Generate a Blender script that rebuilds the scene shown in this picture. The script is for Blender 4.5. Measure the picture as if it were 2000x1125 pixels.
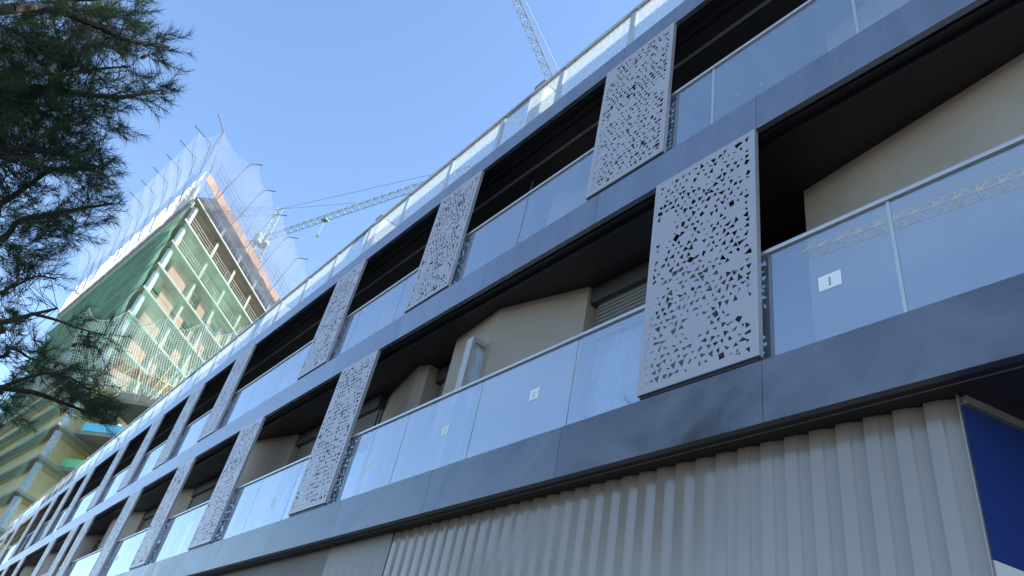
import bpy, bmesh, math, random
from mathutils import Vector, Matrix, noise
from mathutils.geometry import delaunay_2d_cdt
for o in list(bpy.data.objects): bpy.data.objects.remove(o)
scene = bpy.context.scene
COL = scene.collection
R = math.radians
rng = random.Random(7)

# ------------------------------------------------------------------ camera
YAW, PIT, ROL = R(32.769), R(36.180), R(13.2245)
FPX = 1410.18
CAM = Vector((0.0, -3.7, 1.6))
fw = Vector((-math.cos(YAW)*math.cos(PIT), math.sin(YAW)*math.cos(PIT), math.sin(PIT)))
rt0 = fw.cross(Vector((0, 0, 1))).normalized()
up0 = rt0.cross(fw)
rt = math.cos(ROL)*rt0 + math.sin(ROL)*up0
up = -math.sin(ROL)*rt0 + math.cos(ROL)*up0
camd = bpy.data.cameras.new('camera')
cam = bpy.data.objects.new('camera', camd)
COL.objects.link(cam)
m = Matrix((rt, up, -fw)).transposed().to_4x4()
m.translation = CAM
cam.matrix_world = m
camd.sensor_width = 36.0
camd.lens = 36.0*FPX/2000.0
camd.clip_start = 0.05
camd.clip_end = 3000
scene.camera = cam

# ------------------------------------------------------------------ sky + sun
SUN_EL = R(35)
SUN_AZ = math.atan2(0.45, 0.893)        # from +Y towards +X
wd = bpy.data.worlds.new('World'); scene.world = wd; wd.use_nodes = True
nt = wd.node_tree
bgn = nt.nodes['Background']
sky = nt.nodes.new('ShaderNodeTexSky'); sky.sky_type = 'NISHITA'; sky.sun_disc = False
sky.sun_elevation = SUN_EL; sky.sun_rotation = SUN_AZ
sky.air_density = 1.0; sky.dust_density = 0.35; sky.ozone_density = 3.0
nt.links.new(sky.outputs[0], bgn.inputs[0])
bgn.inputs[1].default_value = 0.13
sd = bpy.data.lights.new('sun', 'SUN'); sd.energy = 3.6; sd.angle = R(0.53); sd.color = (1.0, 0.95, 0.87)
so = bpy.data.objects.new('sun', sd); COL.objects.link(so)
sdir = Vector((math.sin(SUN_AZ)*math.cos(SUN_EL), math.cos(SUN_AZ)*math.cos(SUN_EL), math.sin(SUN_EL)))
so.rotation_euler = sdir.to_track_quat('Z', 'Y').to_euler()
so.location = sdir*200
scene.view_settings.view_transform = 'Standard'
scene.view_settings.look = 'None'
scene.view_settings.exposure = 1.6
scene.view_settings.gamma = 1.0

# ------------------------------------------------------------------ pixel helpers
def ray(x, y):
    return (rt*((x-1000)/FPX) - up*((y-562.5)/FPX) + fw)
def at_z(x, y, z):
    r = ray(x, y); return CAM + r*((z-CAM.z)/r.z)
def at_y(x, y, Y):
    r = ray(x, y); return CAM + r*((Y-CAM.y)/r.y)
def at_d(x, y, d):
    return CAM + ray(x, y).normalized()*d

# ------------------------------------------------------------------ materials
def mat(name, col, rough=0.6, metal=0.0, var=0.0, scale=3.0, spec=0.5, bump=0.0, bscale=40.0, rvar=0.0, stretch=None, detail=7, dist=0):
    mt = bpy.data.materials.new(name); mt.use_nodes = True
    n = mt.node_tree.nodes; L = mt.node_tree.links
    b = n['Principled BSDF']
    b.inputs['Base Color'].default_value = (*col, 1); b.inputs['Roughness'].default_value = rough
    b.inputs['Metallic'].default_value = metal; b.inputs['Specular IOR Level'].default_value = spec
    if var or rvar or bump:
        tc = n.new('ShaderNodeTexCoord'); src = tc.outputs['Object']
        if stretch:
            mp = n.new('ShaderNodeMapping'); mp.inputs['Scale'].default_value = stretch
            L.new(src, mp.inputs[0]); src = mp.outputs[0]
    if var or rvar:
        no = n.new('ShaderNodeTexNoise'); no.inputs['Scale'].default_value = scale; no.inputs['Detail'].default_value = detail
        no.inputs['Roughness'].default_value = 0.65; no.inputs['Distortion'].default_value = dist
        L.new(src, no.inputs['Vector'])
        if var:
            r = n.new('ShaderNodeMapRange'); r.inputs[1].default_value = 0.25; r.inputs[2].default_value = 0.75
            r.inputs[3].default_value = 1-var; r.inputs[4].default_value = 1+var
            L.new(no.outputs[0], r.inputs[0])
            mx = n.new('ShaderNodeVectorMath'); mx.operation = 'SCALE'; mx.inputs[0].default_value = col
            L.new(r.outputs[0], mx.inputs['Scale']); L.new(mx.outputs[0], b.inputs['Base Color'])
        if rvar:
            r = n.new('ShaderNodeMapRange'); r.inputs[1].default_value = 0.3; r.inputs[2].default_value = 0.7
            r.inputs[3].default_value = rough-rvar; r.inputs[4].default_value = rough+rvar
            L.new(no.outputs[0], r.inputs[0]); L.new(r.outputs[0], b.inputs['Roughness'])
    if bump:
        n2 = n.new('ShaderNodeTexNoise'); n2.inputs['Scale'].default_value = bscale; n2.inputs['Detail'].default_value = 4
        L.new(tc.outputs['Object'], n2.inputs['Vector'])
        bp = n.new('ShaderNodeBump'); bp.inputs['Strength'].default_value = bump; bp.inputs['Distance'].default_value = 0.02
        L.new(n2.outputs[0], bp.inputs['Height']); L.new(bp.outputs[0], b.inputs['Normal'])
    return mt

def glass_mat(name, f0=.1, dust=0.06, dustcol=(.68, .78, .92), tint=(.86, .9, .93), trans=0.0, dscale=2.0):
    mt = bpy.data.materials.new(name); mt.use_nodes = True
    n = mt.node_tree.nodes; L = mt.node_tree.links
    for x in list(n):
        if x.type != 'OUTPUT_MATERIAL': n.remove(x)
    out = [x for x in n if x.type == 'OUTPUT_MATERIAL'][0]
    tr = n.new('ShaderNodeBsdfTransparent'); tr.inputs[0].default_value = (*tint, 1)
    gl = n.new('ShaderNodeBsdfGlossy'); gl.inputs['Roughness'].default_value = 0.0; gl.inputs[0].default_value = (.95, .97, 1, 1)
    # Schlick reflectance, the same from both sides of the pane
    ge = n.new('ShaderNodeNewGeometry'); dp = n.new('ShaderNodeVectorMath'); dp.operation = 'DOT_PRODUCT'
    L.new(ge.outputs['Incoming'], dp.inputs[0]); L.new(ge.outputs['Normal'], dp.inputs[1])
    def mth(op, a, b=None):
        q = n.new('ShaderNodeMath'); q.operation = op
        for i_, v_ in enumerate((a, b)):
            if v_ is None: continue
            if isinstance(v_, (int, float)): q.inputs[i_].default_value = v_
            else: L.new(v_, q.inputs[i_])
        return q.outputs[0]
    ab = mth('ABSOLUTE', dp.outputs['Value']); om = mth('SUBTRACT', 1.0, ab); pw = mth('POWER', om, 4.0)
    fr_ = mth('ADD', mth('MULTIPLY', pw, 1-f0), f0)
    mx = n.new('ShaderNodeMixShader')
    # use |normal| independent fresnel: geometry backfacing handled by thin sheet
    L.new(fr_, mx.inputs[0]); L.new(tr.outputs[0], mx.inputs[1]); L.new(gl.outputs[0], mx.inputs[2])
    df = n.new('ShaderNodeBsdfDiffuse'); df.inputs[0].default_value = (*dustcol, 1)
    tl = n.new('ShaderNodeBsdfTranslucent'); tl.inputs[0].default_value = (*dustcol, 1)
    dm = n.new('ShaderNodeMixShader'); dm.inputs[0].default_value = 0.5
    L.new(df.outputs[0], dm.inputs[1]); L.new(tl.outputs[0], dm.inputs[2])
    tc = n.new('ShaderNodeTexCoord')
    mp = n.new('ShaderNodeMapping'); mp.inputs['Scale'].default_value = (1, 1, 0.22)
    no = n.new('ShaderNodeTexNoise'); no.inputs['Scale'].default_value = dscale; no.inputs['Detail'].default_value = 8
    no.inputs['Roughness'].default_value = 0.7
    L.new(tc.outputs['Object'], mp.inputs[0]); L.new(mp.outputs[0], no.inputs['Vector'])
    r = n.new('ShaderNodeMapRange'); r.inputs[1].default_value = 0.3; r.inputs[2].default_value = 0.75
    r.inputs[3].default_value = dust*0.45; r.inputs[4].default_value = dust*1.6
    L.new(no.outputs[0], r.inputs[0])
    m2 = n.new('ShaderNodeMixShader')
    sp = n.new('ShaderNodeTexNoise'); sp.inputs['Scale'].default_value = 26; sp.inputs['Detail'].default_value = 3
    L.new(mp.outputs[0], sp.inputs['Vector']); mp.inputs['Location'].default_value = (3.1, .7, 1.3)
    r2 = n.new('ShaderNodeMapRange'); r2.inputs[1].default_value = .735; r2.inputs[2].default_value = .775; r2.inputs[3].default_value = 0; r2.inputs[4].default_value = .55
    L.new(sp.outputs[0], r2.inputs[0])
    L.new(mth('MAXIMUM', r.outputs[0], r2.outputs[0]), m2.inputs[0]); L.new(mx.outputs[0], m2.inputs[1]); L.new(dm.outputs[0], m2.inputs[2])
    L.new(m2.outputs[0], out.inputs[0])
    return mt

def sheet_mat(name, col, alpha, trans=0.5, scale=None, var=0.3):
    """thin woven sheet: part see-through, part diffuse + translucent"""
    mt = bpy.data.materials.new(name); mt.use_nodes = True
    n = mt.node_tree.nodes; L = mt.node_tree.links
    for x in list(n):
        if x.type != 'OUTPUT_MATERIAL': n.remove(x)
    out = [x for x in n if x.type == 'OUTPUT_MATERIAL'][0]
    tr = n.new('ShaderNodeBsdfTransparent')
    df = n.new('ShaderNodeBsdfDiffuse'); df.inputs[0].default_value = (*col, 1)
    tl = n.new('ShaderNodeBsdfTranslucent'); tl.inputs[0].default_value = (*col, 1)
    dm = n.new('ShaderNodeMixShader'); dm.inputs[0].default_value = trans
    L.new(df.outputs[0], dm.inputs[1]); L.new(tl.outputs[0], dm.inputs[2])
    tc = n.new('ShaderNodeTexCoord'); no = n.new('ShaderNodeTexNoise')
    no.inputs['Scale'].default_value = scale or 0.5; no.inputs['Detail'].default_value = 6
    L.new(tc.outputs['Object'], no.inputs['Vector'])
    r = n.new('ShaderNodeMapRange'); r.inputs[1].default_value = .3; r.inputs[2].default_value = .7
    r.inputs[3].default_value = max(0, alpha*(1-var)); r.inputs[4].default_value = min(1, alpha*(1+var))
    L.new(no.outputs[0], r.inputs[0])
    mx = n.new('ShaderNodeMixShader')
    L.new(r.outputs[0], mx.inputs[0]); L.new(tr.outputs[0], mx.inputs[1]); L.new(dm.outputs[0], mx.inputs[2])
    L.new(mx.outputs[0], out.inputs[0])
    return mt

def brick_mat(name):
    mt = mat(name, (.42, .22, .15), .9)
    n = mt.node_tree.nodes; L = mt.node_tree.links; b = n['Principled BSDF']
    tc = n.new('ShaderNodeTexCoord'); mp = n.new('ShaderNodeMapping')
    mp.inputs['Rotation'].default_value = (R(90), 0, 0)
    br = n.new('ShaderNodeTexBrick'); br.inputs['Scale'].default_value = 1.0
    br.inputs['Color1'].default_value = (.30, .155, .115, 1); br.inputs['Color2'].default_value = (.24, .12, .09, 1)
    br.inputs['Mortar'].default_value = (.26, .2, .17, 1)
    br.inputs['Brick Width'].default_value = .33; br.inputs['Row Height'].default_value = .2; br.inputs['Mortar Size'].default_value = .02
    L.new(tc.outputs['Object'], mp.inputs[0]); L.new(mp.outputs[0], br.inputs['Vector']); L.new(br.outputs['Color'], b.inputs['Base Color'])
    return mt

M = {}
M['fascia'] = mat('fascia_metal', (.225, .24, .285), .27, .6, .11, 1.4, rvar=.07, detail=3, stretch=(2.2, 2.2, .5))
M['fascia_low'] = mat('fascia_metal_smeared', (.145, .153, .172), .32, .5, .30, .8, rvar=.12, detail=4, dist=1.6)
M['screen'] = mat('screen_metal', (.415, .39, .40), .42, .25, .04, 2.0)
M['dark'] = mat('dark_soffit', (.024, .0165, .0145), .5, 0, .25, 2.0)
M['track'] = mat('dark_track', (.03, .03, .033), .35, .3)
M['darkgrey'] = mat('dark_grey', (.05, .05, .055), .6, 0, .15, 2)
M['alu'] = mat('aluminium', (.55, .54, .53), .35, .6, .05, 3)
M['alu_dull'] = mat('aluminium_dull', (.30, .29, .28), .45, .4)
M['wall'] = mat('beige_render', (.35, .30, .25), .9, 0, .10, 1.5, bump=.15, bscale=60)
M['clad'] = mat('grey_cladding', (.29, .245, .205), .20, .30, .05, 1.2, stretch=(3, 3, .4))
M['clad_d'] = mat('dull_cladding', (.20, .185, .17), .45, .2, .1, 1.2)
M['plain'] = mat('grey_plaster', (.20, .19, .18), .8, 0, .2, 1.2, bump=.1)
M['blue'] = mat('blue_paint', (.012, .04, .21), .45, 0, .08, 1.5)
M['white'] = mat('white_paint', (.74, .74, .72), .6, 0, .05, 2)
M['cream'] = mat('cream_render', (.80, .74, .60), .85, 0, .05, 2)
M['glass'] = glass_mat('balcony_glass', .25, .14, dscale=3.0)
M['pglass'] = glass_mat('parapet_glass', .07, .24, (.85, .87, .85), (.9, .94, .95), dscale=40)
M['wglass'] = glass_mat('window_glass', .12, .12, (.7, .75, .8), (.35, .4, .45))
M['film'] = glass_mat('plastic_film', .08, .45, (.8, .85, .9), (.8, .85, .9), dscale=9)
M['sashm'] = mat('sash_frame', (.42, .42, .42), .4, .2)
M['frame'] = mat('window_frame', (.20, .195, .19), .45, .2)
M['shutter'] = mat('shutter_slat', (.28, .275, .27), .5, .2)
M['paper'] = mat('paper', (.82, .84, .84), .7)
M['ink'] = mat('ink', (.05, .06, .07), .7)
M['asphalt'] = mat('asphalt', (.05, .05, .052), .9, 0, .2, 3)
M['paving'] = mat('paving', (.28, .27, .25), .85, 0, .15, 2)
M['soil'] = mat('ground', (.16, .14, .11), .95, 0, .25, .3)
M['conc'] = mat('concrete', (.34, .31, .25), .9, 0, .18, .7, bump=.2, bscale=6)
M['conc_l'] = mat('concrete_light', (.24, .25, .22), .9, 0, .12, .9)
M['yform'] = mat('yellow_formwork', (.60, .42, .17), .8, 0, .2, .8)
M['orange'] = mat('orange_formwork', (.36, .215, .125), .8, 0, .3, .9)
M['cwall'] = mat('pale_block_wall', (.60, .56, .45), .9, 0, .15, .8)
M['ywall'] = mat('yellow_block_wall', (.62, .54, .30), .9, 0, .15, .8)
M['brick'] = brick_mat('clay_brick')
M['steel'] = mat('grey_steel', (.07, .09, .105), .6, .0)
M['bluesteel'] = mat('blue_steel', (.10, .22, .36), .5, .2)
M['greensteel'] = mat('green_crane_paint', (.15, .23, .15), .5, .1)
M['greycrane'] = mat('grey_crane_paint', (.27, .31, .32), .5, .1)
M['olivecrane'] = mat('olive_crane_paint', (.20, .21, .15), .6)
M['sleeve'] = mat('column_sleeve', (.36, .43, .50), .6, 0, .3, 3)
M['bluedge'] = mat('blue_plastic', (.12, .55, .75), .5)
M['greenedge'] = mat('green_plastic', (.18, .65, .28), .5)
M['net_green'] = sheet_mat('green_net', (.30, .62, .44), .42, .5, .25)
M['net_green_l'] = sheet_mat('light_green_net', (.30, .55, .42), .25, .5, .25, .5)
M['net_blue'] = sheet_mat('pale_safety_net', (.36, .43, .55), .34, .5, .2, .4)
M['tarp'] = sheet_mat('white_tarp', (.85, .84, .80), .93, .55, .8, .07)
M['rope'] = mat('net_rope', (.55, .68, .60), .8)
M['bark'] = mat('pine_bark', (.045, .034, .03), .95, 0, .3, 6, bump=.5, bscale=25)
M['needle'] = None
M['cone'] = mat('pine_cone', (.07, .045, .03), .9)

for k_ in ('fascia', 'fascia_low'):
    n_ = M[k_].node_tree.nodes; L_ = M[k_].node_tree.links; b_ = n_['Principled BSDF']
    src_ = b_.inputs['Base Color'].links[0].from_socket
    oi = n_.new('ShaderNodeObjectInfo'); mr = n_.new('ShaderNodeMapRange'); mr.inputs[3].default_value = .9; mr.inputs[4].default_value = 1.1
    sc_ = n_.new('ShaderNodeVectorMath'); sc_.operation = 'SCALE'
    L_.new(oi.outputs['Random'], mr.inputs[0]); L_.new(src_, sc_.inputs[0]); L_.new(mr.outputs[0], sc_.inputs['Scale']); L_.new(sc_.outputs[0], b_.inputs['Base Color'])
# ------------------------------------------------------------------ mesh helpers
class MB:
    def __init__(s): s.v = []; s.f = []; s.mi = []
    def quad(s, a, b, c, d, mi=0):
        k = len(s.v); s.v += [tuple(a), tuple(b), tuple(c), tuple(d)]; s.f.append((k, k+1, k+2, k+3)); s.mi.append(mi)
    def tri(s, a, b, c, mi=0):
        k = len(s.v); s.v += [tuple(a), tuple(b), tuple(c)]; s.f.append((k, k+1, k+2)); s.mi.append(mi)
    def box(s, x0, x1, y0, y1, z0, z1, mi=0):
        k = len(s.v)
        s.v += [(x, y, z) for z in (z0, z1) for y in (y0, y1) for x in (x0, x1)]
        for q in ((0, 2, 3, 1), (4, 5, 7, 6), (0, 1, 5, 4), (2, 6, 7, 3), (0, 4, 6, 2), (1, 3, 7, 5)):
            s.f.append(tuple(k+i for i in q)); s.mi.append(mi)
    def obox(s, o, ux, uy, uz, mi=0):
        """box from origin o with edge vectors"""
        k = len(s.v); o = Vector(o)
        s.v += [tuple(o+ux*a+uy*b+uz*c) for c in (0, 1) for b in (0, 1) for a in (0, 1)]
        for q in ((0, 2, 3, 1), (4, 5, 7, 6), (0, 1, 5, 4), (2, 6, 7, 3), (0, 4, 6, 2), (1, 3, 7, 5)):
            s.f.append(tuple(k+i for i in q)); s.mi.append(mi)
    def bar(s, a, b, r, n=4, r2=None, mi=0, cap=True):
        a = Vector(a); b = Vector(b); d = b-a
        if d.length < 1e-6: return
        d.normalize()
        p = d.cross(Vector((0, 0, 1)))
        if p.length < 1e-3: p = d.cross(Vector((1, 0, 0)))
        p.normalize(); q = d.cross(p); r2 = r if r2 is None else r2
        k = len(s.v)
        for c, rr in ((a, r), (b, r2)):
            for i in range(n):
                t = 2*math.pi*(i+.5)/n
                s.v.append(tuple(c+p*math.cos(t)*rr+q*math.sin(t)*rr))
        for i in range(n):
            j = (i+1) % n
            s.f.append((k+i, k+j, k+n+j, k+n+i)); s.mi.append(mi)
        if cap:
            s.f.append(tuple(k+i for i in reversed(range(n)))); s.f.append(tuple(k+n+i for i in range(n))); s.mi += [mi, mi]
    def prism(s, poly, z0, z1, mi=0):
        k = len(s.v); n = len(poly)
        s.v += [(x, y, z0) for x, y in poly]+[(x, y, z1) for x, y in poly]
        for i in range(n):
            j = (i+1) % n; s.f.append((k+i, k+j, k+n+j, k+n+i)); s.mi.append(mi)
        s.f.append(tuple(k+i for i in reversed(range(n)))); s.f.append(tuple(k+n+i for i in range(n))); s.mi += [mi, mi]
    def build(s, name, mats, parent=None, smooth=False, fix=False, origin=None):
        me = bpy.data.meshes.new(name)
        if origin is not None:
            ox, oy, oz = origin; s.v = [(x-ox, y-oy, z-oz) for x, y, z in s.v]
        me.from_pydata(s.v, [], s.f)
        if not isinstance(mats, (list, tuple)): mats = [mats]
        for x in mats: me.materials.append(x)
        if len(mats) > 1: me.polygons.foreach_set('material_index', s.mi)
        if fix:
            bm = bmesh.new(); bm.from_mesh(me); bmesh.ops.recalc_face_normals(bm, faces=bm.faces); bm.to_mesh(me); bm.free()
        if smooth: me.polygons.foreach_set('use_smooth', [True]*len(me.polygons))
        me.update()
        o = bpy.data.objects.new(name, me); COL.objects.link(o)
        if parent: o.parent = parent
        if origin is not None: o.location = Vector(origin) - (parent_loc(parent))
        return o
def parent_loc(p):
    v = Vector((0, 0, 0))
    while p: v = v+p.location; p = p.parent
    return v
def boxo(name, m_, parent, x0, x1, y0, y1, z0, z1, bevel=0):
    b = MB(); b.box(x0, x1, y0, y1, z0, z1)
    o = b.build(name, m_, parent, fix=True)
    if bevel:
        md = o.modifiers.new('bevel', 'BEVEL'); md.width = bevel; md.segments = 2
    return o
def empty(name, label, cat, group=None, loc=(0, 0, 0)):
    e = bpy.data.objects.new(name, None); COL.objects.link(e); e.location = loc
    e['label'] = label; e['category'] = cat
    if group: e['group'] = group
    return e
def structure(o): o['kind'] = 'structure'; return o

# ------------------------------------------------------------------ ground
g = MB(); g.quad((-600, -600, 0), (600, -600, 0), (600, 600, 0), (-600, 600, 0)); structure(g.build('ground', M['soil']))
g = MB(); g.quad((-300, -13, .004), (60, -13, .004), (60, -5.6, .004), (-300, -5.6, .004)); structure(g.build('road', M['asphalt']))
pv = MB(); pv.box(-62, 20, -5.3, .3, 0, .12)
pvo = structure(pv.build('pavement', M['paving']))
kb = MB(); kb.box(-62, 20, -5.6, -5.302, 0, .13); structure(kb.build('kerb', M['conc_l']))

# ------------------------------------------------------------------ apartment building
B = empty('apartment_building', 'low apartment block with metal bands, glass balconies and perforated screens', 'building')
XL, XR = -56.0, 6.0
ZB = [(3.98, 4.46), (6.89, 7.34), (9.70, 10.05)]
# slabs (dark undersides) and the body behind
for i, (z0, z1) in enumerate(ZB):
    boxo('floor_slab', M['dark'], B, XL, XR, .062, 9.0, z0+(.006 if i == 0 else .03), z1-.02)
boxo('core_wall', M['darkgrey'], B, XL, XR, 1.62, 9.0, 4.5, 9.7)
boxo('unseen_attic', M['cream'], B, XL, XR, 3.5, 8.9, 10.03, 13.25)  # unseen attic, set back and sized to shade the lower parapet glass
# fascia bands, one object for every sheet
for i, (z0, z1) in enumerate(ZB):
    x = -.45+2*3
    k = 0
    off = (-.45, -.45, -.40)[i]
    xs = [XR]+[off-2*j for j in range(-2, 29) if XL < off-2*j < XR]+[XL]
    xs = sorted(set(xs), reverse=True)
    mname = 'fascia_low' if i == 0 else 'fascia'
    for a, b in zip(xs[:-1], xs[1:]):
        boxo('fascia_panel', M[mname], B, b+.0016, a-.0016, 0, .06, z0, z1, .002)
# soffit tracks under every band, seen from below
boxo('soffit_joint', M['alu_dull'], B, XL, XR, .118, .124, 3.981, 3.9855)
for (z0, z1) in ZB[1:]:
    boxo('screen_track', M['track'], B, XL, XR, .085, .10, z0-.012, z0+.028)
    boxo('screen_track', M['track'], B, XL, XR, .20, .235, z0-.02, z0+.028)
boxo('ceiling_trim', M['alu_dull'], B, XL, XR, .485, .525, 9.72, 9.748)
boxo('ceiling_trim', M['track'], B, XL, XR, .30, .325, 9.715, 9.748)
# beige wall blocks behind the balconies (plan outlines)
def wallblock(pts, z0, z1):
    back = 1.61 if z0 < 7 else 1.61
    poly = pts+[(pts[-1][0], back), (pts[0][0], back)]
    b = MB(); b.prism(poly, z0, z1); return b.build('wall', M['wall'], B, fix=True)
F1 = [[(-2.57, .932), (-.58, .66), (.6, .5), (2.2, .9)],
      [(-7.70, .555), (-6.59, .437), (-5.30, .79)],
      [(-10.2, .97), (-9.5, .80), (-8.86, .674), (-8.64, .75)],
      [(-15.3, .55), (-14.57, .438), (-13.31, .80)],
      [(-21.2, .62), (-19.8, .72), (-19.3, .87)],
      [(-25.9, .5), (-24.6, .45), (-23.4, .8)],
      [(-31.0, .55), (-29.9, .44), (-28.7, .8)],
      [(-36.4, .55), (-35.2, .44), (-34.0, .8)],
      [(-41.6, .55), (-40.4, .44), (-39.2, .8)],
      [(-47, .55), (-45.7, .44), (-44.5, .8)], [(-52.2, .55), (-51, .44), (-49.8, .8)]]
F2 = [[(-2.35, 1.30), (-.9, 1.12), (1.5, 1.2)],
      [(-7.3, 1.35), (-6.9, 1.12), (-5.9, 1.32)]]+[[(-12.6-5.25*k, 1.35), (-12.1-5.25*k, 1.12), (-11.1-5.25*k, 1.32)] for k in range(8)]
for p in F1: wallblock(p, 4.46, 6.925)
for p in F2: wallblock(p, 7.34, 9.755)
# windows in the recesses between the wall blocks
def window(x0, x1, y, z0, z1, film=False, shut=.5):
    fr = MB(); w = .06
    fr.box(x0, x0+w, y, y+.07, z0, z1); fr.box(x1-w, x1, y, y+.07, z0, z1)
    fr.box(x0+w, x1-w, y, y+.07, z0, z0+w); fr.box(x0+w, x1-w, y, y+.07, z1-w, z1)
    xm = (x0+x1)/2
    fr.box(xm-.05, xm+.05, y-.004, y+.066, z0+w, z1-w)
    wn = fr.build('window', M['frame'], B, fix=True)
    for a, b in ((x0+w, xm-.05), (xm+.05, x1-w)):
        p = MB(); p.box(a, b, y+.03, y+.04, z0+w, z1-w); p.build('pane', M['film'] if film else M['wglass'], wn)
    bx = MB(); bx.box(x0, x1, y-.10, y+.10, z1+.002, z1+.225); bx.build('shutter_box', M['darkgrey'], wn, fix=True)
    ns = int(shut/.055)
    for k in range(ns):
        s = MB(); zz = z1-.055*(k+1)
        s.quad((x0+w, y-.03, zz), (x1-w, y-.03, zz), (x1-w, y-.012, zz+.05), (x0+w, y-.012, zz+.05))
        s.quad((x0+w, y-.012, zz+.05), (x1-w, y-.012, zz+.05), (x1-w, y-.03, zz+.054), (x0+w, y-.03, zz+.054))
        s.build('slat', M['shutter'], wn)
def recesses(F, z0, z1):
    for a, b in zip(F[:-1], F[1:]):
        x1, x0 = a[0][0], b[-1][0]
        if z0 < 7 and a is F[0]: x1 = -3.55
        if x1-x0 > .6: window(x0+.01, x1-.01, (.93 if x1-x0 > 1.2 else 1.0) if z0 < 7 else 1.45, z0, z1-.24, film=(x1 > -6))
recesses(F1, 4.47, 6.92); recesses(F2, 7.35, 9.75)
# an open casement sash standing out from the wall
sa = MB(); X0, X1, Y0, Y1, Z1 = -6.85, -6.72, .235, .50, 6.42
sa.box(X0, X1, Y0, Y0+.045, 4.5, Z1); sa.box(X0, X1, Y1-.05, Y1, 4.5, Z1); sa.box(X0, X1, Y0+.045, Y1-.05, Z1-.06, Z1); sa.box(X0, X1, Y0+.045, Y1-.05, 4.5, 4.56)
sash = sa.build('open_window_sash', M['sashm'], B, fix=True)
p = MB(); p.box(X0+.05, X1-.035, Y0+.046, Y1-.051, 4.561, Z1-.061); p.build('pane', M['film'], sash)
# glass balustrades: one object for every pane
def mark(pane, x, y, z, w, h):
    s = MB(); s.box(x, x+w, y-.0022, y-.0008, z, z+h); st = s.build('sticker', M['paper'], pane)
    s = MB(); yy = y-.0028
    for k in range(7):
        zz = z+h*(.2+.085*k); d = .006*((k*7) % 3-1)
        s.quad((x+w*.46+d, yy, zz), (x+w*.54+d, yy, zz), (x+w*.54, yy, zz+h*.05), (x+w*.46, yy, zz+h*.06))
    s2 = s.build('print', M['ink'], pane)
STK1 = {-3.0: None}
def balustrade(z0, zt, off):
    GY = .085
    x = off
    while x > XL:
        a, b = x, max(x-1.5, XL)
        p = MB(); p.box(b+.006, a-.006, GY, GY+.002, z0-.10, zt-.03)
        po = p.build('glass_pane', M['glass'], B)
        c = (a+b)/2
        if z0 < 5 and -22 < c < -1.5 and round(c, 2) not in (-3.75, -9.75, -12.75, -15.75):
            mark(po, {-2.25: -2.04, -5.25: -5.11, -6.75: -6.62}.get(round(c, 2), c+rng.uniform(-.2, .3)), GY, z0+.46+(rng.uniform(-.08, .08) if c < -3 else 0), .165 if c > -3 else .13, .125 if c > -3 else .12)
        j = MB(); j.box(b-.012, b+.012, GY-.006, GY+.012, z0-.02, zt-.03)
        if round(b, 2) in (-1.5, -3.0) or off > 4.4 and round(b, 2) == -1.5: j.build('joint_profile', M['alu'], B, fix=True)
        x -= 1.5
    boxo('handrail', M['alu'], B, XL, XR, GY-.022, GY+.024, zt-.035, zt, .004)
balustrade(4.46, 5.50, 6.0); balustrade(7.34, 8.40, 6.0)
# roof parapet: posts, panes, rail
x = -.04+1.45*4; k = 0
while x > XL:
    boxo('parapet_post', M['alu'], B, x-.05, x+.05, .052, .10, 9.9, 10.945)
    p = MB(); p.box(x-1.45+.052, x-.052, .066, .070, 9.95, 10.95); p.build('glass_pane', M['pglass'], B)
    x -= 1.45
boxo('handrail', M['alu'], B, XL, XR, .03, .11, 10.95, 11.0, .005)
# fins between the roof terraces
for k in range(-1, 9):
    xf = -6.55-5.22*k
    boxo('terrace_fin', M['cream'], B, xf-.22, xf, .24, 3.48, 10.03, 11.46)
    boxo('fin_coping', M['alu_dull'], B, xf-.25, xf+.03, .20, 3.48, 11.462, 11.52)
    boxo('fin_cap', M['alu_dull'], B, xf-.235, xf+.015, .205, .238, 10.03, 11.46)

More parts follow.
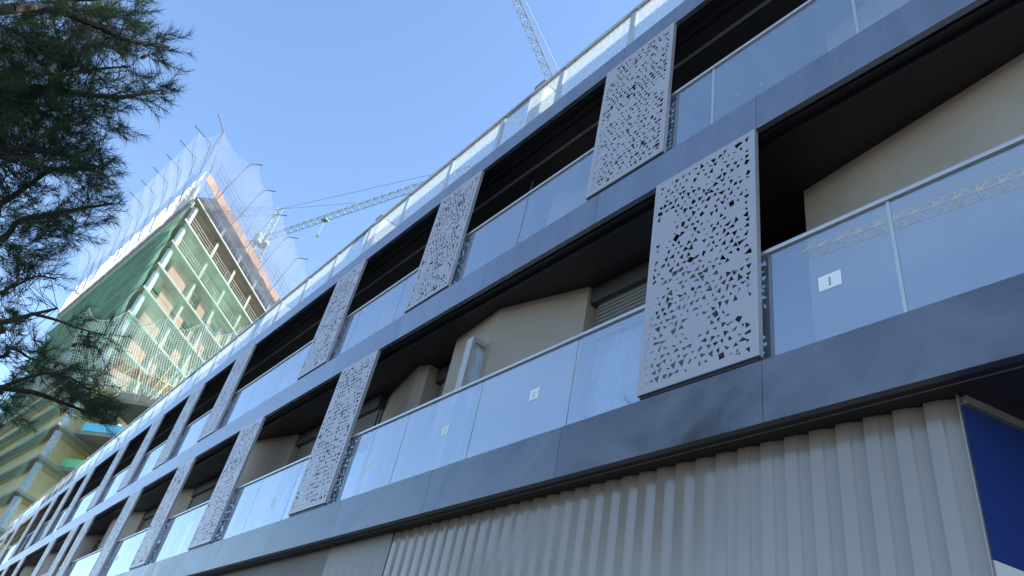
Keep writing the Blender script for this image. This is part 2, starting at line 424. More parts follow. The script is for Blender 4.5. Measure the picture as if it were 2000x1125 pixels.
# perforated screens ------------------------------------------------
def screen_mesh(seed, W=1.12, H=2.40, T=.05):
    r = random.Random(seed)
    mx, my = .05, .06
    nx, ny = 15, 33
    cw, ch = (W-2*mx)/nx, (H-2*my)/ny
    pts = [Vector((0, 0)), Vector((W, 0)), Vector((W, H)), Vector((0, H))]
    faces = [[0, 1, 2, 3]]
    holes = []
    for j in range(ny):
        for i in range(nx):
            nv = noise.noise(Vector((i*.33+seed*9.1, j*.27, seed)))
            if nv > .36 or r.random() < .08: continue
            cx = mx+(i+.5+r.uniform(-.14, .14)+(.25 if j % 2 else -.25)*(0 < i < nx-1))*cw
            cy = my+(j+.5+r.uniform(-.14, .14))*ch
            R_ = min(cw, ch)*r.choice((.30, .42, .5, .56, .62, .7))
            n = r.choice((3, 3, 3, 3, 3, 4)); a0 = r.uniform(0, 6.28); el = r.uniform(.55, 1.0); ea = r.uniform(0, 3.14)
            poly = []
            for k in range(n):
                a = a0+2*math.pi*(k+r.uniform(-.25, .25))/n
                vx, vy = math.cos(a)*R_*r.uniform(.7, 1.1), math.sin(a)*R_*r.uniform(.7, 1.1)
                pa = vx*math.cos(ea)+vy*math.sin(ea); pb = (-vx*math.sin(ea)+vy*math.cos(ea))*el
                q = Vector((cx+pa*math.cos(ea)-pb*math.sin(ea), cy+pa*math.sin(ea)+pb*math.cos(ea)))
                q.x = min(max(q.x, mx*.6), W-mx*.6); q.y = min(max(q.y, my*.6), H-my*.6)
                poly.append(q)
            holes.append(poly)
    for h in holes:
        k = len(pts); pts += h; faces.append(list(range(k, k+len(h))))
    vo, eo, fo, ov, oe, of = delaunay_2d_cdt(pts, [], faces, 0, 1e-6)
    keep = [f for f, o in zip(fo, of) if o == [0]]
    b = MB(); n = len(vo)
    TH = .004
    b.v = [(v.x, 0, v.y) for v in vo]+[(v.x, TH, v.y) for v in vo]
    for f in keep:
        b.f.append(tuple(f)); b.mi.append(0); b.f.append(tuple(n+i for i in reversed(f))); b.mi.append(0)
    ec = {}
    for f in keep:
        for a, c in zip(f, list(f[1:])+[f[0]]): ec[(a, c)] = 1
    for (a, c) in ec:
        if (c, a) not in ec: b.f.append((c, a, n+a, n+c)); b.mi.append(0)
    # folded edges of the tray
    e = .003
    b.box(W-e, W, TH+.0005, T, 0, H); b.box(0, e, TH+.0005, T, 0, H)
    b.box(e, W-e, TH+.0005, T, 0, e); b.box(e, W-e, TH+.0005, T, H-e, H)
    return b
SM = []
for sd_ in range(5):
    b = screen_mesh(sd_+1); me = bpy.data.meshes.new('screen'); me.from_pydata(b.v, [], b.f); me.materials.append(M['screen']); me.update(); SM.append(me)
def screen(xr, z0, z1, k):
    o = bpy.data.objects.new('perforated_screen', SM[k % 5]); COL.objects.link(o); o.parent = B
    o.location = (xr-1.12, -.012, z0); o.scale = (1, 1, (z1-z0)/2.40)
    ra = bpy.data.objects.new('guide_rail', RAIL); COL.objects.link(ra); ra.parent = o; ra.location = (0, .018, -.028)
RB = MB(); RB.box(.02, 1.10, 0, .03, 0, .022); RAIL = bpy.data.meshes.new('guide'); RAIL.from_pydata(RB.v, [], RB.f); RAIL.materials.append(M['track'])
for k, xr in enumerate([3.6, -2.46, -8.93, -13.13, -16.92, -20.97, -26.06, -28.08, -31.6, -37.63, -41.85, -46.2, -50.5]): screen(xr, 4.50, 6.885, k)
for k, xr in enumerate([1.9, -3.54, -7.36, -11.01, -16.35, -19.8, -23.37, -27.19, -31.92, -35.2, -38.64, -42.92, -48.2, -52]): screen(xr, 7.38, 9.715, k+2)
# a loose cable hanging from the upper balcony ceiling
def cable(px, py, y):
    p = at_y(px, py, y); z = 9.75
    b = MB(); pts = [Vector((p.x, y, z)), Vector((p.x+.03, y, z-.07)), Vector((p.x+.09, y-.02, z-.05)), Vector((p.x+.10, y-.03, z-.14)), Vector((p.x+.06, y-.02, z-.26))]
    for a, c in zip(pts[:-1], pts[1:]): b.bar(a, c, .006, 5)
    b.build('loose_cable', M['alu_dull'], B)
for q in ((1040, 345), (720, 582), (470, 745)):
    p_ = at_z(q[0], q[1]+8, 9.75); cable(q[0], q[1], max(.62, p_.y))
# ground floor: ribbed cladding sheets
def clad_sheet(x0, x1, depth, pitch, y0, m_, z0=.12, z1=3.984):
    n = max(1, round((x1-x0)/pitch)); p = (x1-x0)/n
    prof = []
    for i in range(n):
        a = x0+i*p
        prof += [(a, y0), (a+p*.46, y0+depth*.12), (a+p*.54, y0+depth*.35), (a+p*.96, y0+depth)]
    prof.append((x1, y0+depth*.8))
    b = MB()
    for (xa, ya), (xb, yb) in zip(prof[:-1], prof[1:]):
        b.quad((xa, ya, z0), (xb, yb, z0), (xb, yb, z1), (xa, ya, z1))
    b.quad((x0, y0+.06, z0), (x0, y0+.06, z1), (x1, y0+.06, z1), (x1, y0+.06, z0))
    return b.build('cladding_sheet', m_, B)
x = -1.375
while x > -7.0:
    clad_sheet(x-1.98+.002, x-.001, .040, .18, .238, M['clad']); x -= 1.98
clad_sheet(x-1.5, x-.012, .010, .22, .225, M['clad_d']); xg = x-1.51
boxo('wall', M['plain'], B, XL, xg, .24, .5, .12, 4.0)
def oblique(name, m_, s0, s1, t0, t1, z0, z1):
    d_ = Vector((.288, .9576, 0)); e_ = Vector((.9576, -.288, 0)); b = MB()
    b.obox(Vector((-1.366, .25, z0))+d_*s0+e_*t0, d_*(s1-s0), e_*(t1-t0), Vector((0, 0, z1-z0))); return b.build(name, m_, B, fix=True)
oblique('blue_panel', M['blue'], .01, 3.0, -.004, 0, 3.075, 3.93)
oblique('white_panel', M['white'], .01, 3.0, -.004, .004, .12, 3.07)
oblique('head_trim', M['alu_dull'], .02, 3.0, -.03, .03, 3.935, 4.005)
boxo('corner_trim', M['clad'], B, -1.375, -1.366, .236, .27, .12, 4.008)
boxo('wall', M['darkgrey'], B, -1.36, 6, 3.2, 3.4, .12, 4.0)
boxo('end_wall', M['plain'], B, -7, -1.45, .34, 3.2, .12, 3.99)

# ------------------------------------------------------------------ tower under construction
T = empty('tower_under_construction', 'tall concrete tower under construction wrapped in green netting', 'building', loc=(-71.03, .2, 0))
CX, CY = -71.03, .2
ar = R(45.6); U = Vector((-math.cos(ar), math.sin(ar), 0)); N = Vector((math.sin(ar), math.cos(ar), 0))
al = R(-6.3); LV = Vector((-math.cos(al), math.sin(al), 0)); NL = Vector((LV.y, -LV.x, 0))
if NL.y > 0: NL = -NL
C0 = Vector((CX, CY, 0))
def P(s, off, z): return C0+U*s+N*off+Vector((0, 0, z))
def Q(s, off, z): return C0+LV*s+NL*off+Vector((0, 0, z))
SR, SL = 34.0, 46.0
def tb(b, name, m_, smooth=False): 
    o = b.build(name, m_, None, smooth); o.parent = T; o.matrix_parent_inverse = Matrix.Translation(-T.location); return o
def tsub(b, name, m_, par):
    o = b.build(name, m_, None); o.parent = par; o.matrix_parent_inverse = Matrix.Translation(-T.location) if False else par.matrix_world.inverted() if False else Matrix.Translation(-T.location)@Matrix.Identity(4); return o
floors = [49-3*k for k in range(0, 16)]
def wedge(o_=0.0):
    p0 = C0+(U*0)+N*o_*0
    return [(p.x, p.y) for p in (C0, C0+LV*SL, C0+LV*SL+U*SR*.6, C0+U*SR)]
for i, z in enumerate(floors):
    b = MB(); b.prism(wedge(), z-.24, z)
    slab = tb(b, 'floor_slab', M['conc_l'])
    # formwork soffit set just under the slab
    b = MB(); w = [C0+(p-C0)*1.0 for p in (C0+U*1.2+LV*1.2, C0+LV*(SL-1), C0+LV*(SL-1)+U*SR*.55, C0+U*(SR-1)+LV*.6)]
    b.prism([(p.x, p.y) for p in w], z-.262, z-.242)
    tb(b, 'slab_soffit', M['yform'] if z <= 28 else M['conc'])
# columns of the open storeys
for z in floors:
    for k, s in enumerate((1.35, 7.0, 12.0, 17.0, 22.0, 27.0)):
        b = MB(); wd_ = .45 if k else .42
        b.obox(P(s-wd_/2, -.95, z-3 if z > 4 else 0), U*wd_, N*.45, Vector((0, 0, 2.67)))
        tb(b, 'sleeved_column' if k == 0 else 'column', M['sleeve'] if k == 0 else M['conc_l'])
# rear partitions so that storeys are not see-through to the sky
for z in floors[1:]:
    b = MB(); b.obox(P(6.6, -6.2, z-3), U*25, N*.2, Vector((0, 0, 2.67))); tb(b, 'rear_partition', M['conc'])
for z in floors[1:]:
    b = MB(); b.obox(Q(2.2, -1.0, z-3), LV*42, -NL*.15, Vector((0, 0, 2.73))); tb(b, 'side_wall', M['cwall'] if z > 30 else M['ywall'])
for z in floors[7:]:
    b = MB(); b.obox(P(2.6, -2.0, z-3), U*24, -N*.15, Vector((0, 0, 2.73))); tb(b, 'infill_panel', M['ywall'])
# brick infill with window openings (lintel, frame bars)
for i, z in enumerate(floors[2:7]):
    zb = z-3+.0
    spans = [(3.2, 8.2), (10.0, 13.4), (15.4, 20.0), (22, 27)] if i % 2 == 0 else [(3.8, 9.0), (10.8, 14.6), (16.2, 21), (23, 28)]
    for (a, c) in spans:
        b = MB(); b.obox(P(a, -1.35, zb), U*(c-a), N*.2, Vector((0, 0, 2.69)))
        tb(b, 'brick_infill', M['brick'])
    for (a0, c0), (a1, c1) in zip(spans[:-1], spans[1:]):
        wn = MB()
        for t in range(4):
            s = c0+(a1-c0)*t/3
            wn.bar(P(s, -1.55, zb), P(s, -1.55, zb+2.3), .045)
        for h in (.95, 1.5): wn.bar(P(c0, -1.55, zb+h), P(a1, -1.55, zb+h), .04)
        wo = tb(wn, 'window_opening', M['conc_l'])
        b = MB(); b.obox(P(c0, -1.66, zb+2.3), U*(a1-c0), N*.22, Vector((0, 0, .39))); tb(b, 'lintel', M['conc_l'])
        b = MB(); b.obox(P(c0, -2.0, zb), U*(a1-c0), N*.05, Vector((0, 0, 2.3))); tb(b, 'dark_backing', M['darkgrey'])
# guard rails along open edges
for z in (46, 43):
    b = MB()
    for h in (.35, .7, 1.05): b.bar(P(.4, -.06, z+h), P(SR-1, -.06, z+h), .025)
    for k in range(14): b.bar(P(.6+k*2.4, -.06, z), P(.6+k*2.4, -.06, z+1.1), .025)
    tb(b, 'guard_rail', M['alu_dull'])
# storey being cast on top: props, orange formwork
b = MB()
for k in range(60):
    s = .6+k*.42
    b.bar(P(s, -.5-(k % 3)*.8, 49), P(s, -.5-(k % 3)*.8, 51.4), .035)
for h in (49.7, 50.5, 51.0):
    for o_ in (-.5, -1.3, -2.1): b.bar(P(.4, o_, h), P(26, o_, h), .03)
tb(b, 'formwork_props', M['bluesteel'])
for k in range(26):
    s = -.5+k*.95
    b = MB(); dz = rng.uniform(-.08, .08); b.obox(P(s, -.05+rng.uniform(-.05, .05), 51.25+dz), U*.93, N*.06, Vector((0, 0, 1.15+rng.uniform(-.1, .1))))
    tb(b, 'formwork_board', M['orange'])
for k in range(3, 26):
    b = MB(); b.obox(P(-.3+k*.95, -3.2, 51.32), U*.93, N*3.1, Vector((0, 0, .05))); tb(b, 'formwork_board', M['orange'] if k % 4 or k == 0 else M['yform'])
for s in (7.0, 12.0, 17.0, 22.0):
    b = MB(); b.obox(P(s-.25, -1.2, 49.0), U*.5, N*.5, Vector((0, 0, 2.3))); tb(b, 'column', M['conc_l'])
# working platform edge and long guard rails beyond the boards
b = MB()
for h in (52.8, 53.4, 54.0): b.bar(P(-.3, .5, h), P(26, .5, h), .03)
for k in range(12): b.bar(P(k*2.3, .5, 52), P(k*2.3, .5, 54.1), .03)
tb(b, 'platform_rail', M['steel'])
# white tarp band along the other edge
b = MB(); n = 120
def tarp_pt(t, h):
    s = .3+t*45
    zz = 49.0+h*(3.7+.7*noise.noise(Vector((s*.25, 0, 3))))
    o_ = .25+.35*h+.25*noise.noise(Vector((s*.7, h*3, 1)))+.12*noise.noise(Vector((s*2.2, h*5, 2)))
    return Q(s, o_, zz)
for i in range(n):
    for j in range(6):
        b.quad(tarp_pt(i/n, j/6), tarp_pt((i+1)/n, j/6), tarp_pt((i+1)/n, (j+1)/6), tarp_pt(i/n, (j+1)/6))
tb(b, 'white_tarp', M['tarp'], True)
b = MB(); n = 110
for i in range(n):
    s = .5+i*.41
    b.bar(Q(s, .2, 48.0), Q(s+.15*math.sin(i), .35, 48.95), .07, 4)
tb(b, 'edge_clamps', M['conc_l'])
b = MB(); b.obox(Q(-.2, 0, 47.3), LV*SL, NL*.2, Vector((0, 0, .8))); tb(b, 'edge_board', M['conc'])
# green net over the side face and veil over the front face
def net_sheet(fn, n, m_, k, name, mat_):
    b = MB()
    for i in range(n):
        for j in range(m_):
            b.quad(fn(i/n, j/m_), fn((i+1)/n, j/m_), fn((i+1)/n, (j+1)/m_), fn(i/n, (j+1)/m_))
    return tb(b, name, mat_, True)
net_sheet(lambda a, c: Q(a*SL, .3+.25*noise.noise(Vector((a*20, c*8, 0))), 47.4-c*18), 60, 20, 0, 'green_net', M['net_green'])
net_sheet(lambda a, c: Q(a*SL, .3+.25*noise.noise(Vector((a*20, c*8, 5))), 29.2-c*24), 60, 20, 0, 'green_veil', M['net_green_l'])
net_sheet(lambda a, c: P(.1+a*26, .2+.2*noise.noise(Vector((a*16, c*9, 4))), 45.9-c*8.5), 50, 16, 0, 'green_veil', M['net_green_l'])
net_sheet(lambda a, c: P(.1+a*30, .25+.2*noise.noise(Vector((a*16, c*9, 8))), 37.2-c*30), 50, 40, 0, 'green_veil', M['net_green_l'])
# safety-net gallows along both roof edges
def gallows(base, top, tip, r=.06):
    b = MB(); b.bar(base, top, r, 6); b.bar(top, tip, r, 6)
    k = top+(tip-top)*.28; k2 = top+(base-top)*.12; b.bar(k, k2, r*.7, 5)
    tb(b, 'net_gallows', M['steel'])
RT, LT = [], []
for k in range(7):
    s = 2.3+4.25*k
    base, top, tip = P(s, .15, 51.0), P(s, 1.7, 57.0), P(s, 3.4, 56.9); gallows(base, top, tip); RT.append((top, tip))
for k in range(11):
    s = 2.2+3.9*k
    base, top, tip = Q(s, .3, 50.2), Q(s, 1.5, 57.6), Q(s, 4.0, 58.4); gallows(base, top, tip); LT.append((top, tip))
ctop = C0-U*.5-LV*.8+NL*1.2+Vector((0, 0, 57.6)); gallows(C0+Vector((0, 0, 51)), ctop, ctop+(NL-U*.4-LV*.5)*1.2+Vector((0, 0, .8)))
def sag_net(tops, foot, name):
    b = MB(); n = 10
    for (a, c) in zip(tops[:-1], tops[1:]):
        for i in range(n):
            for j in range(5):
                def f(t, h):
                    p = a.lerp(c, t); p = p-Vector((0, 0, 1))*1.1*4*t*(1-t)
                    q = foot(p); return p.lerp(q, h)+(N*.25*math.sin(h*3.1))
                b.quad(f(i/n, j/5), f((i+1)/n, j/5), f((i+1)/n, (j+1)/5), f(i/n, (j+1)/5))
    tb(b, name, M['net_blue'], True)
def foot_r(p):
    s = (p-C0).dot(U); return P(s, .2, 49.2)
def foot_l(p):
    s = (p-C0).dot(LV); return Q(s, .35, 49.0)
sag_net([ctop]+[t[1].lerp(t[0], .3) for t in RT], foot_r, 'safety_net')
sag_net([ctop]+[t[1].lerp(t[0], .3) for t in LT], foot_l, 'safety_net')
# catch platform half way down: tilted boards, poles, roped net
pa, pb = at_z(215, 716, 28.5), at_z(365, 792, 28.5); pd = (pb-pa).normalized(); pn = Vector((pd.y, -pd.x, 0))
if pn.dot(CAM-pa) < 0: pn = -pn
for k in range(22):
    b = MB(); b.obox(pa+pd*(k*.62)+Vector((0, 0, rng.uniform(-.05, .05))), pd*.58, pn*rng.uniform(1.1, 1.5)+Vector((0, 0, .5)), Vector((0, 0, .07)))
    tb(b, 'platform_board', M['yform'] if k % 3 else M['orange'])
poles = []
for k in range(5):
    o__ = -3.4+4.1*k
    base, top = P(1.2, o__+.4, 26.0), P(-.8, o__, 33.2)
    b = MB(); b.bar(base, top, .07, 6); b.bar(P(2.2, o__+.4, 30.5), base.lerp(top, .55), .04); tb(b, 'net_pole', M['steel']); poles.append((base, top))
b = MB()
def cnet(a, h):
    k = min(int(a), 3); t = a-k
    p = poles[k][1].lerp(poles[k+1][1], t)-Vector((0, 0, 1))*1.3*4*t*(1-t)*(1-h)
    q = poles[k][0].lerp(poles[k+1][0], t)
    return p.lerp(q, h)-U*(.5*math.sin(h*3.1))
nA, nH = 64, 28
for i in range(nA+1):
    for j in range(nH): b.bar(cnet(4*i/nA, j/nH), cnet(4*i/nA, (j+1)/nH), .012, 3, cap=False)
for j in range(nH+1):
    for i in range(nA): b.bar(cnet(4*i/nA, j/nH), cnet(4*(i+1)/nA, j/nH), .012 if j else .05, 3, cap=False)
o = tb(b, 'roped_net', M['rope'])
for k in range(26):
    b = MB(); a, c = rng.uniform(0, 14), rng.uniform(0, 14)
    b.bar(P(.8+rng.random()*2, a-2, 26), P(.8+rng.random()*2, a-2+rng.uniform(-1.5, 1.5), 29.5), .03, 3)
    tb(b, 'loose_prop', M['rope'])
# rounded balcony slabs on the lower floors
def balcony(px0, py0, px1, py1, z, edge):
    a, c = at_z(px0, py0, z), at_z(px1, py1, z); d = (c-a); d.z = 0; L_ = d.length*3.5; d.normalize()
    n_ = Vector((-d.y, d.x, 0)); 
    if n_.dot(a-CAM) < 0: n_ = -n_
    poly = []
    for k in range(9):
        t = math.pi/2*k/8; poly.append(a+d*(1-math.sin(t))*1.0+n_*(1-math.cos(t))*1.0)
    poly = [a+d*L_]+poly+[a+n_*9, a+d*L_+n_*9]
    b = MB(); b.prism([(p.x, p.y) for p in poly], z, z+.32); so_ = tb(b, 'balcony_slab', M['conc_l'])
    b = MB(); b.obox(a+d*1.1-n_*.06+Vector((0, 0, .33)), d*(L_-1.2), n_*.05, Vector((0, 0, .75))); tb(b, 'edge_guard', edge)
balcony(195, 780, 300, 795, 25.7, M['conc'])
balcony(135, 845, 228, 855, 21.9, M['bluedge'])
balcony(92, 915, 142, 921, 18.9, M['greenedge'])

# scaffold on the far side of the tower
SC = empty('scaffold_tower', 'steel lattice scaffolding beside the netted tower behind the pine', 'scaffold', loc=tuple(Q(21, 2.6, 0)))
def scpart(b, name, m_):
    o = b.build(name, m_, None); o.parent = SC; o.matrix_parent_inverse = Matrix.Translation(-SC.location); return o
for k in range(8):
    s = 12+k*2.6
    b = MB()
    for o_ in (2.0, 3.2):
        b.bar(Q(s, o_, 0), Q(s, o_, 27), .05)
    for z in range(0, 27, 1): b.bar(Q(s, 2.0, z), Q(s, 3.2, z+1), .025, 3)
    scpart(b, 'upright_frame', M['steel'])
for z in range(2, 26, 3):
    b = MB(); b.obox(Q(11.5, 2.0, z), LV*19.5, NL*1.2, Vector((0, 0, .05))); scpart(b, 'deck', M['steel'])
    b = MB()
    for h in (.6, 1.1): b.bar(Q(11.5, 3.25, z+h), Q(31, 3.25, z+h), .03)
    scpart(b, 'guard_rail', M['steel'])
b = MB(); 
for i in range(30):
    for j in range(12):
        f = lambda a, c: Q(6+a*11, 1.2+.3*noise.noise(Vector((a*12, c*6, 9))), 31.5-c*4.5)
        b.quad(f(i/30, j/12), f((i+1)/30, j/12), f((i+1)/30, (j+1)/12), f(i/30, (j+1)/12))
scpart(b, 'grey_sheeting', sheet_mat('grey_sheeting', (.5, .52, .53), .5, .5, .3))

# ------------------------------------------------------------------ tower cranes
def lattice(b, a, c, w, h, step, r, side):
    """triangular/box jib from a to c"""
    d = (c-a); L_ = d.length; d.normalize(); n = max(2, int(L_/step))
    upv = Vector((0, 0, 1)) if abs(d.z) < .9 else Vector((1, 0, 0))
    sd_ = d.cross(upv).normalized()
    up_ = sd_.cross(d)
    ch = [(-w/2, 0), (w/2, 0), (0, h)] if side == 3 else [(-w/2, -w/2), (w/2, -w/2), (w/2, w/2), (-w/2, w/2)]
    pt = lambda q, t: a+d*(L_*t)+sd_*q[0]+up_*q[1]
    for q in ch: b.bar(pt(q, 0), pt(q, 1), r, 5)
    m_ = len(ch)
    for k in range(n):
        for i in range(m_):
            q0, q1 = ch[i], ch[(i+1) % m_]
            b.bar(pt(q0, k/n), pt(q1, (k+.5)/n), r*.6, 3, cap=False); b.bar(pt(q1, (k+.5)/n), pt(q0, (k+1)/n), r*.6, 3, cap=False)
            b.bar(pt(q0, k/n), pt(q1, k/n), r*.5, 3, cap=False)
def crane(name, label, mastxy, ztop, tip, back, m_, masth=6, group=None, jw=1.0):
    e = empty(name, label, 'crane', None, (mastxy[0], mastxy[1], 0))
    def ep(b, nm):
        o = b.build(nm, m_, None); o.parent = e; o.matrix_parent_inverse = Matrix.Translation(-e.location); return o
    base = Vector((mastxy[0], mastxy[1], 0)); hub = base+Vector((0, 0, ztop))
    b = MB(); lattice(b, base, hub-Vector((0, 0, .5)), 1.5, 0, 1.6, .08, 4); ep(b, 'mast')
    b = MB(); b.prism([(hub.x+math.cos(t)*1.1, hub.y+math.sin(t)*1.1) for t in [i*math.pi/6 for i in range(12)]], ztop-.9, ztop-.3); ep(b, 'slewing_ring')
    b = MB(); lattice(b, hub, tip, jw, jw*1.05, 1.4, .045, 3); ep(b, 'jib')
    d = (tip-hub).normalized(); apex = hub+Vector((0, 0, masth))
    b = MB(); lattice(b, hub, apex, .8, 0, 1.2, .07, 4); ep(b, 'cat_head')
    cj = hub-d*back
    b = MB(); lattice(b, hub, cj, 1.0, .9, 1.6, .06, 3); ep(b, 'counter_jib')
    sd_ = d.cross(Vector((0, 0, 1)))
    b = MB(); b.obox(cj+d*.3-sd_*.6-Vector((0, 0, 1.6)), d*2.2, sd_*1.2, Vector((0, 0, 1.9))); ep(b, 'counterweight')
    b = MB(); b.obox(hub+sd_*.7-Vector((0, 0, 1.7)), d*1.1, sd_*.9, Vector((0, 0, 1.6))); ep(b, 'cab')
    b = MB(); b.bar(apex, hub+(tip-hub)*.42+Vector((0, 0, 1.3)), .03, 4); b.bar(apex, hub+(tip-hub)*.8+Vector((0, 0, 1.3)), .03, 4); b.bar(apex, cj, .03, 4); ep(b, 'tie_rods')
    tr = hub+(tip-hub)*.3
    b = MB(); b.obox(tr-d*.5-sd_*.35-Vector((0, 0, .4)), d*1.0, sd_*.7, Vector((0, 0, .22))); ep(b, 'trolley')
    b = MB(); b.bar(tr-Vector((0, 0, .4)), tr-Vector((0, 0, 3)), .02, 3); b.obox(tr+Vector((-.15, -.15, -3.5)), Vector((.3, 0, 0)), Vector((0, .3, 0)), Vector((0, 0, .5))); ep(b, 'hook_block')
    return e
z1 = 66.0
h1, e1 = at_z(515, 468, z1), at_z(930, 328, z1)
crane('tower_crane', 'green tower crane rising behind the tower, jib over the glass parapet', (h1.x, h1.y), z1, h1+(e1-h1)*1.12, 13, M['greensteel'], 6.5, jw=.85)
z3 = 62.0
a3, c3 = at_z(1072, 148, z3), at_z(1010, 4, z3)
d3 = (c3-a3).normalized()
far3 = a3-d3*26
crane('tower_crane', 'pale grey tower crane whose thin jib reaches above the roof terrace fin', (far3.x, far3.y), z3, c3+d3*14, 10, M['greycrane'], 6, jw=.75)
def refl(x, y, Z):
    r = ray(x, y); p = CAM+r*((.085-CAM.y)/r.y); r2 = Vector((r.x, -r.y, r.z)); return p+r2*((Z-p.z)/r2.z)
ta, tb2 = refl(1572, 500, 44), refl(2000, 352, 44)
dr = (tb2-ta).normalized()
mast = ta+dr*42
crane('tower_crane', 'pale tower crane across the street, seen mirrored in a glass balustrade', (mast.x, mast.y), 44.0, ta, 12, M['olivecrane'], 6)

# ------------------------------------------------------------------ pine tree
nm = bpy.data.materials.new('pine_needles'); nm.use_nodes = True
n_ = nm.node_tree.nodes; L_ = nm.node_tree.links
for x_ in list(n_):
    if x_.type != 'OUTPUT_MATERIAL': n_.remove(x_)
o_ = [x_ for x_ in n_ if x_.type == 'OUTPUT_MATERIAL'][0]
df = n_.new('ShaderNodeBsdfDiffuse'); tl = n_.new('ShaderNodeBsdfTranslucent'); mx_ = n_.new('ShaderNodeMixShader'); mx_.inputs[0].default_value = .3
at = n_.new('ShaderNodeAttribute'); at.attribute_name = 'tone'
cr = n_.new('ShaderNodeValToRGB'); cr.color_ramp.elements[0].color = (.025, .05, .036, 1); cr.color_ramp.elements[1].color = (.085, .11, .045, 1)
L_.new(at.outputs['Fac'], cr.inputs[0]); L_.new(cr.outputs[0], df.inputs[0]); L_.new(cr.outputs[0], tl.inputs[0])
L_.new(df.outputs[0], mx_.inputs[1]); L_.new(tl.outputs[0], mx_.inputs[2]); L_.new(mx_.outputs[0], o_.inputs[0])
M['needle'] = nm
TS = 1.6
DT = 5.6*TS
tp = at_d(-330, 60, DT+.9)
PT = empty('pine_tree', 'old pine with long needles, cones and bare twigs leaning over the street', 'tree', loc=(tp.x, tp.y, 0))
def pt_obj(b, name, m_, smooth=False):
    o = b.build(name, m_, None, smooth); o.parent = PT; o.matrix_parent_inverse = Matrix.Translation(-PT.location); return o
tr_ = MB(); prev = None
for k in range(13):
    z = k*1.0; r_ = .32*(1-k/15); c = Vector((tp.x+.10*math.sin(k*.7), tp.y+.08*math.cos(k*.5), z))
    if prev: tr_.bar(prev[0], c, prev[1], 10, r_)
    prev = (c, r_)
pt_obj(tr_, 'trunk', M['bark'], True)
def trunk_at(z): 
    k = z/1.0; return Vector((tp.x+.10*math.sin(k*.7), tp.y+.08*math.cos(k*.5), z))
branches = [
    ([(-60, 30), (90, 18), (170, 42), (250, 78), (330, 92)], -.3, .045),
    ([(-60, 175), (60, 170), (140, 180), (230, 190), (318, 175)], .0, .04),
    ([(-80, 210), (60, 190), (120, 150), (190, 135), (255, 130)], .35, .03),
    ([(-60, 420), (0, 398), (50, 366), (110, 330), (190, 335)], .2, .035),
    ([(-60, 300), (40, 290), (110, 300), (170, 320), (205, 330)], -.35, .03),
    ([(-60, 470), (40, 430), (120, 415), (170, 405), (222, 398)], .1, .03),
    ([(-60, 640), (0, 630), (60, 615), (112, 602)], -.2, .032),
    ([(60, 612), (110, 625), (150, 640), (205, 655)], -.15, .014),
    ([(-60, 752), (0, 757), (70, 768), (130, 790), (190, 812)], .1, .034),
    ([(0, 757), (80, 730), (130, 735), (175, 760)], .05, .016),
    ([(-60, 560), (20, 560), (70, 540), (110, 545)], .4, .02),
    ([(-60, 690), (20, 680), (60, 700), (95, 705)], .3, .02),
    ([(-60, 100), (40, 95), (110, 100), (150, 60), (200, 20)], .5, .03),
    ([(-60, -20), (60, -10), (150, 0), (230, -5)], .2, .03)]
BP = []
for k, (pp, dd, r0) in enumerate(branches):
    pts = [at_d(x, y, DT+TS*(dd+.15*math.sin(i*1.7+k))) for i, (x, y) in enumerate(pp)]
    st = trunk_at(max(.5, pts[0].z-.7)) if pp[0][0] < 0 else pts[0]
    pts = [st]+pts if pp[0][0] < 0 else pts
    # smooth the polyline (Catmull-Rom)
    fine = []
    for i in range(len(pts)-1):
        p0 = pts[max(i-1, 0)]; p1 = pts[i]; p2 = pts[i+1]; p3 = pts[min(i+2, len(pts)-1)]
        for t in (0, .2, .4, .6, .8):
            fine.append(.5*((2*p1)+(p2-p0)*t+(2*p0-5*p1+4*p2-p3)*t*t+(3*p1-p0-3*p2+p3)*t**3))
    fine.append(pts[-1])
    b = MB(); nF = len(fine)
    for i in range(nF-1):
        ra = 1.4*r0*(1-.8*i/nF); rb = 1.4*r0*(1-.8*(i+1)/nF); b.bar(fine[i], fine[i+1], ra, 7, rb, cap=False)
    pt_obj(b, 'limb', M['bark'], True)
    BP += [(p_, (fine[min(i+1, nF-1)]-fine[max(i-1, 0)]).normalized()) for i, p_ in enumerate(fine)]
# shoots: clusters of needle tufts, centre px, radius px, count, depth shift
clusters = [(60, 60, 95, 130, 0), (150, 55, 70, 70, -.2), (235, 65, 45, 45, -.3), (300, 92, 26, 26, -.3), (190, 110, 45, 26, .2), (40, 150, 90, 150, .1), (120, 190, 65, 90, 0),
            (200, 190, 48, 46, 0), (255, 175, 36, 26, 0), (305, 172, 22, 16, 0), (215, 240, 26, 15, .1), (40, 260, 85, 140, .1), (110, 290, 60, 80, -.2), (160, 330, 40, 44, 0),
            (185, 325, 28, 22, .1), (30, 350, 60, 60, 0), (150, 20, 80, 70, .4), (230, 10, 40, 26, .2), (40, 420, 55, 46, .2), (120, 415, 50, 44, .1), (185, 402, 36, 32, .1),
            (110, 460, 50, 36, .1), (30, 480, 50, 44, .1), (55, 520, 40, 26, .3), (20, 570, 40, 34, .3), (90, 545, 24, 12, .4), (15, 640, 26, 14, -.2), (150, 645, 28, 18, -.15), (190, 655, 20, 14, -.15),
            (40, 690, 38, 30, .3), (90, 715, 36, 26, .2), (20, 760, 30, 22, .1), (120, 745, 36, 30, .05), (170, 765, 32, 34, .05), (180, 800, 32, 40, .1), (130, 775, 26, 18, .1), (10, 800, 24, 10, .1), (-40, 200, 90, 120, 0), (-40, 420, 80, 70, 0), (-50, 640, 80, 60, .1), (-90, 40, 90, 90, .2)]
fol = MB(); tone = []; tw = MB(); cones = []
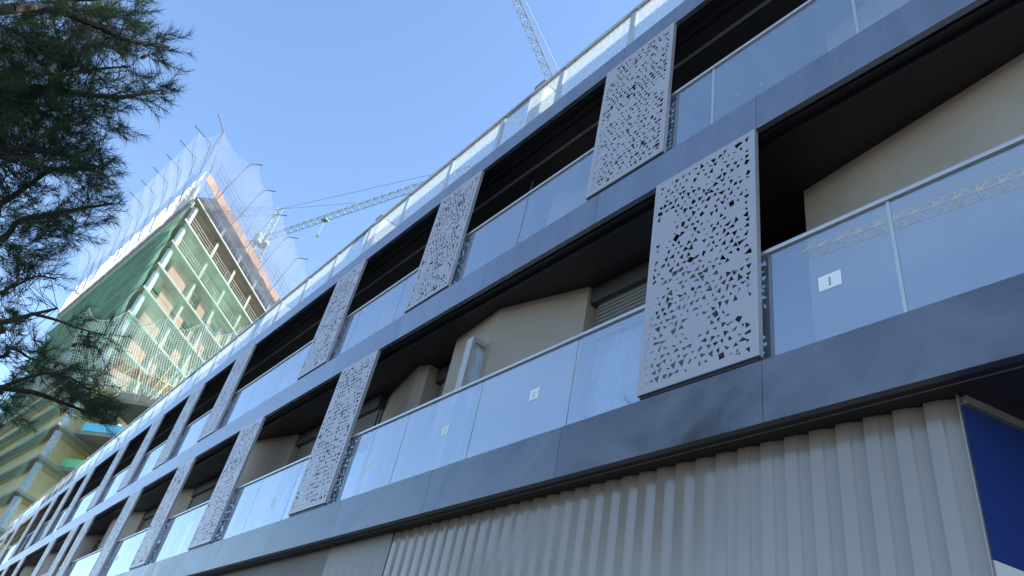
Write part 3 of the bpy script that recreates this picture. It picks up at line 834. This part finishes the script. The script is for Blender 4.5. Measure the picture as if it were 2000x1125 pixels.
for (cx, cy, cr_, cnt, dd) in clusters:
    for k in range(int(cnt*(.92 if cy < 370 else .65)*(.7 if cx > 180 else 1))):
        a_ = rng.uniform(0, 6.28); q = cr_*math.sqrt(rng.random())
        p_ = at_d(cx+math.cos(a_)*q, cy+math.sin(a_)*q, DT+TS*(dd+rng.gauss(0, .38)))
        nb, bd = min(BP, key=lambda e: (e[0]-p_).length_squared)
        away = (p_-nb)
        if away.length > .9: 
            p_ = nb+away*(.9/away.length*rng.uniform(.7, 1)); away = p_-nb
        ax = (away.normalized()*.7+bd*.8+Vector((rng.gauss(0, .35), rng.gauss(0, .35), rng.gauss(.12, .3)))).normalized()
        ln = rng.uniform(.16, .32)
        mid = nb.lerp(p_, .5)+Vector((0, 0, -.03))
        tw.bar(nb, mid, .0035, 3, .003, cap=False); tw.bar(mid, p_, .003, 3, .002, cap=False); tw.bar(p_, p_+ax*ln, .002, 3, .001, cap=False)
        s1 = ax.orthogonal().normalized(); s2 = ax.cross(s1)
        tn = rng.random()
        for j in range(56):
            t = (j+rng.random())/56; th = rng.uniform(0, 6.28)
            o_ = p_+ax*ln*t; dr_ = (ax*rng.uniform(.55, 1.0)+(s1*math.cos(th)+s2*math.sin(th))*rng.uniform(.55, .9)).normalized()
            nl = rng.uniform(.085, .15); w = dr_.cross(Vector((rng.gauss(0, 1), rng.gauss(0, 1), rng.gauss(0, 1)))).normalized()*.0026
            fol.tri(o_-w, o_+w, o_+dr_*nl); tone.append(tn)
        if rng.random() < .03: cones.append(p_)
fo = pt_obj(fol, 'needles', M['needle'])
fo['kind'] = 'stuff'
att = fo.data.attributes.new('tone', 'FLOAT', 'FACE'); att.data.foreach_set('value', tone)
two = pt_obj(tw, 'twigs', M['bark']); two['kind'] = 'stuff'
cb = MB()
for i in range(5):
    z0, z1_ = -.035+.014*i, -.035+.014*(i+1); r0 = .019*math.sin(math.pi*(i+.6)/6); r1 = .019*math.sin(math.pi*(i+1.6)/6.2)
    cb.bar((0, 0, z0), (0, 0, z1_), r0*1.1, 8, r1)
cme = bpy.data.meshes.new('cone'); cme.from_pydata(cb.v, [], cb.f); cme.materials.append(M['cone'])
for p_ in cones:
    o = bpy.data.objects.new('pine_cone', cme); COL.objects.link(o); o.parent = PT; o.location = p_-PT.location-Vector((0, 0, .03)); o.rotation_euler = (rng.uniform(-.7, .7), rng.uniform(-.7, .7), 0)

# small street tree at the far end of the facade
ST = empty('street_tree', 'small dark street tree at the far end of the metal banded facade', 'tree', loc=(-47, -1.7, 0))
b = MB(); b.bar((-47, -1.7, 0), (-47, -1.7, 3.6), .12, 8, .08)
o = b.build('trunk', M['bark']); o.parent = ST; o.matrix_parent_inverse = Matrix.Translation(-ST.location)
b = MB(); lim = MB()
for k in range(14):
    a_ = rng.uniform(0, 6.28); e_ = Vector((-47+math.cos(a_)*1.2, -1.7+math.sin(a_)*1.0, rng.uniform(4, 6))); lim.bar((-47, -1.7, 3.2+rng.random()*.4), e_, .035, 4, .012)
for k in range(2600):
    v = Vector((rng.gauss(0, 1), rng.gauss(0, 1), rng.gauss(0, 1))).normalized()*(rng.random()**.4)
    p_ = Vector((-47+v.x*1.7, -1.7+v.y*1.2, 4.9+v.z*1.5))
    if noise.noise(p_*1.3) < -.12: continue
    d1 = Vector((rng.gauss(0, 1), rng.gauss(0, 1), rng.gauss(0, 1))).normalized()*.09; d2 = d1.orthogonal().normalized()*.06
    b.quad(p_-d1, p_-d2, p_+d1, p_+d2)
leaf = mat('dark_leaf', (.05, .075, .03), .6)
for bb, nm_, mm in ((b, 'crown', leaf), (lim, 'limbs', M['bark'])):
    o = bb.build(nm_, mm); o.parent = ST; o.matrix_parent_inverse = Matrix.Translation(-ST.location)
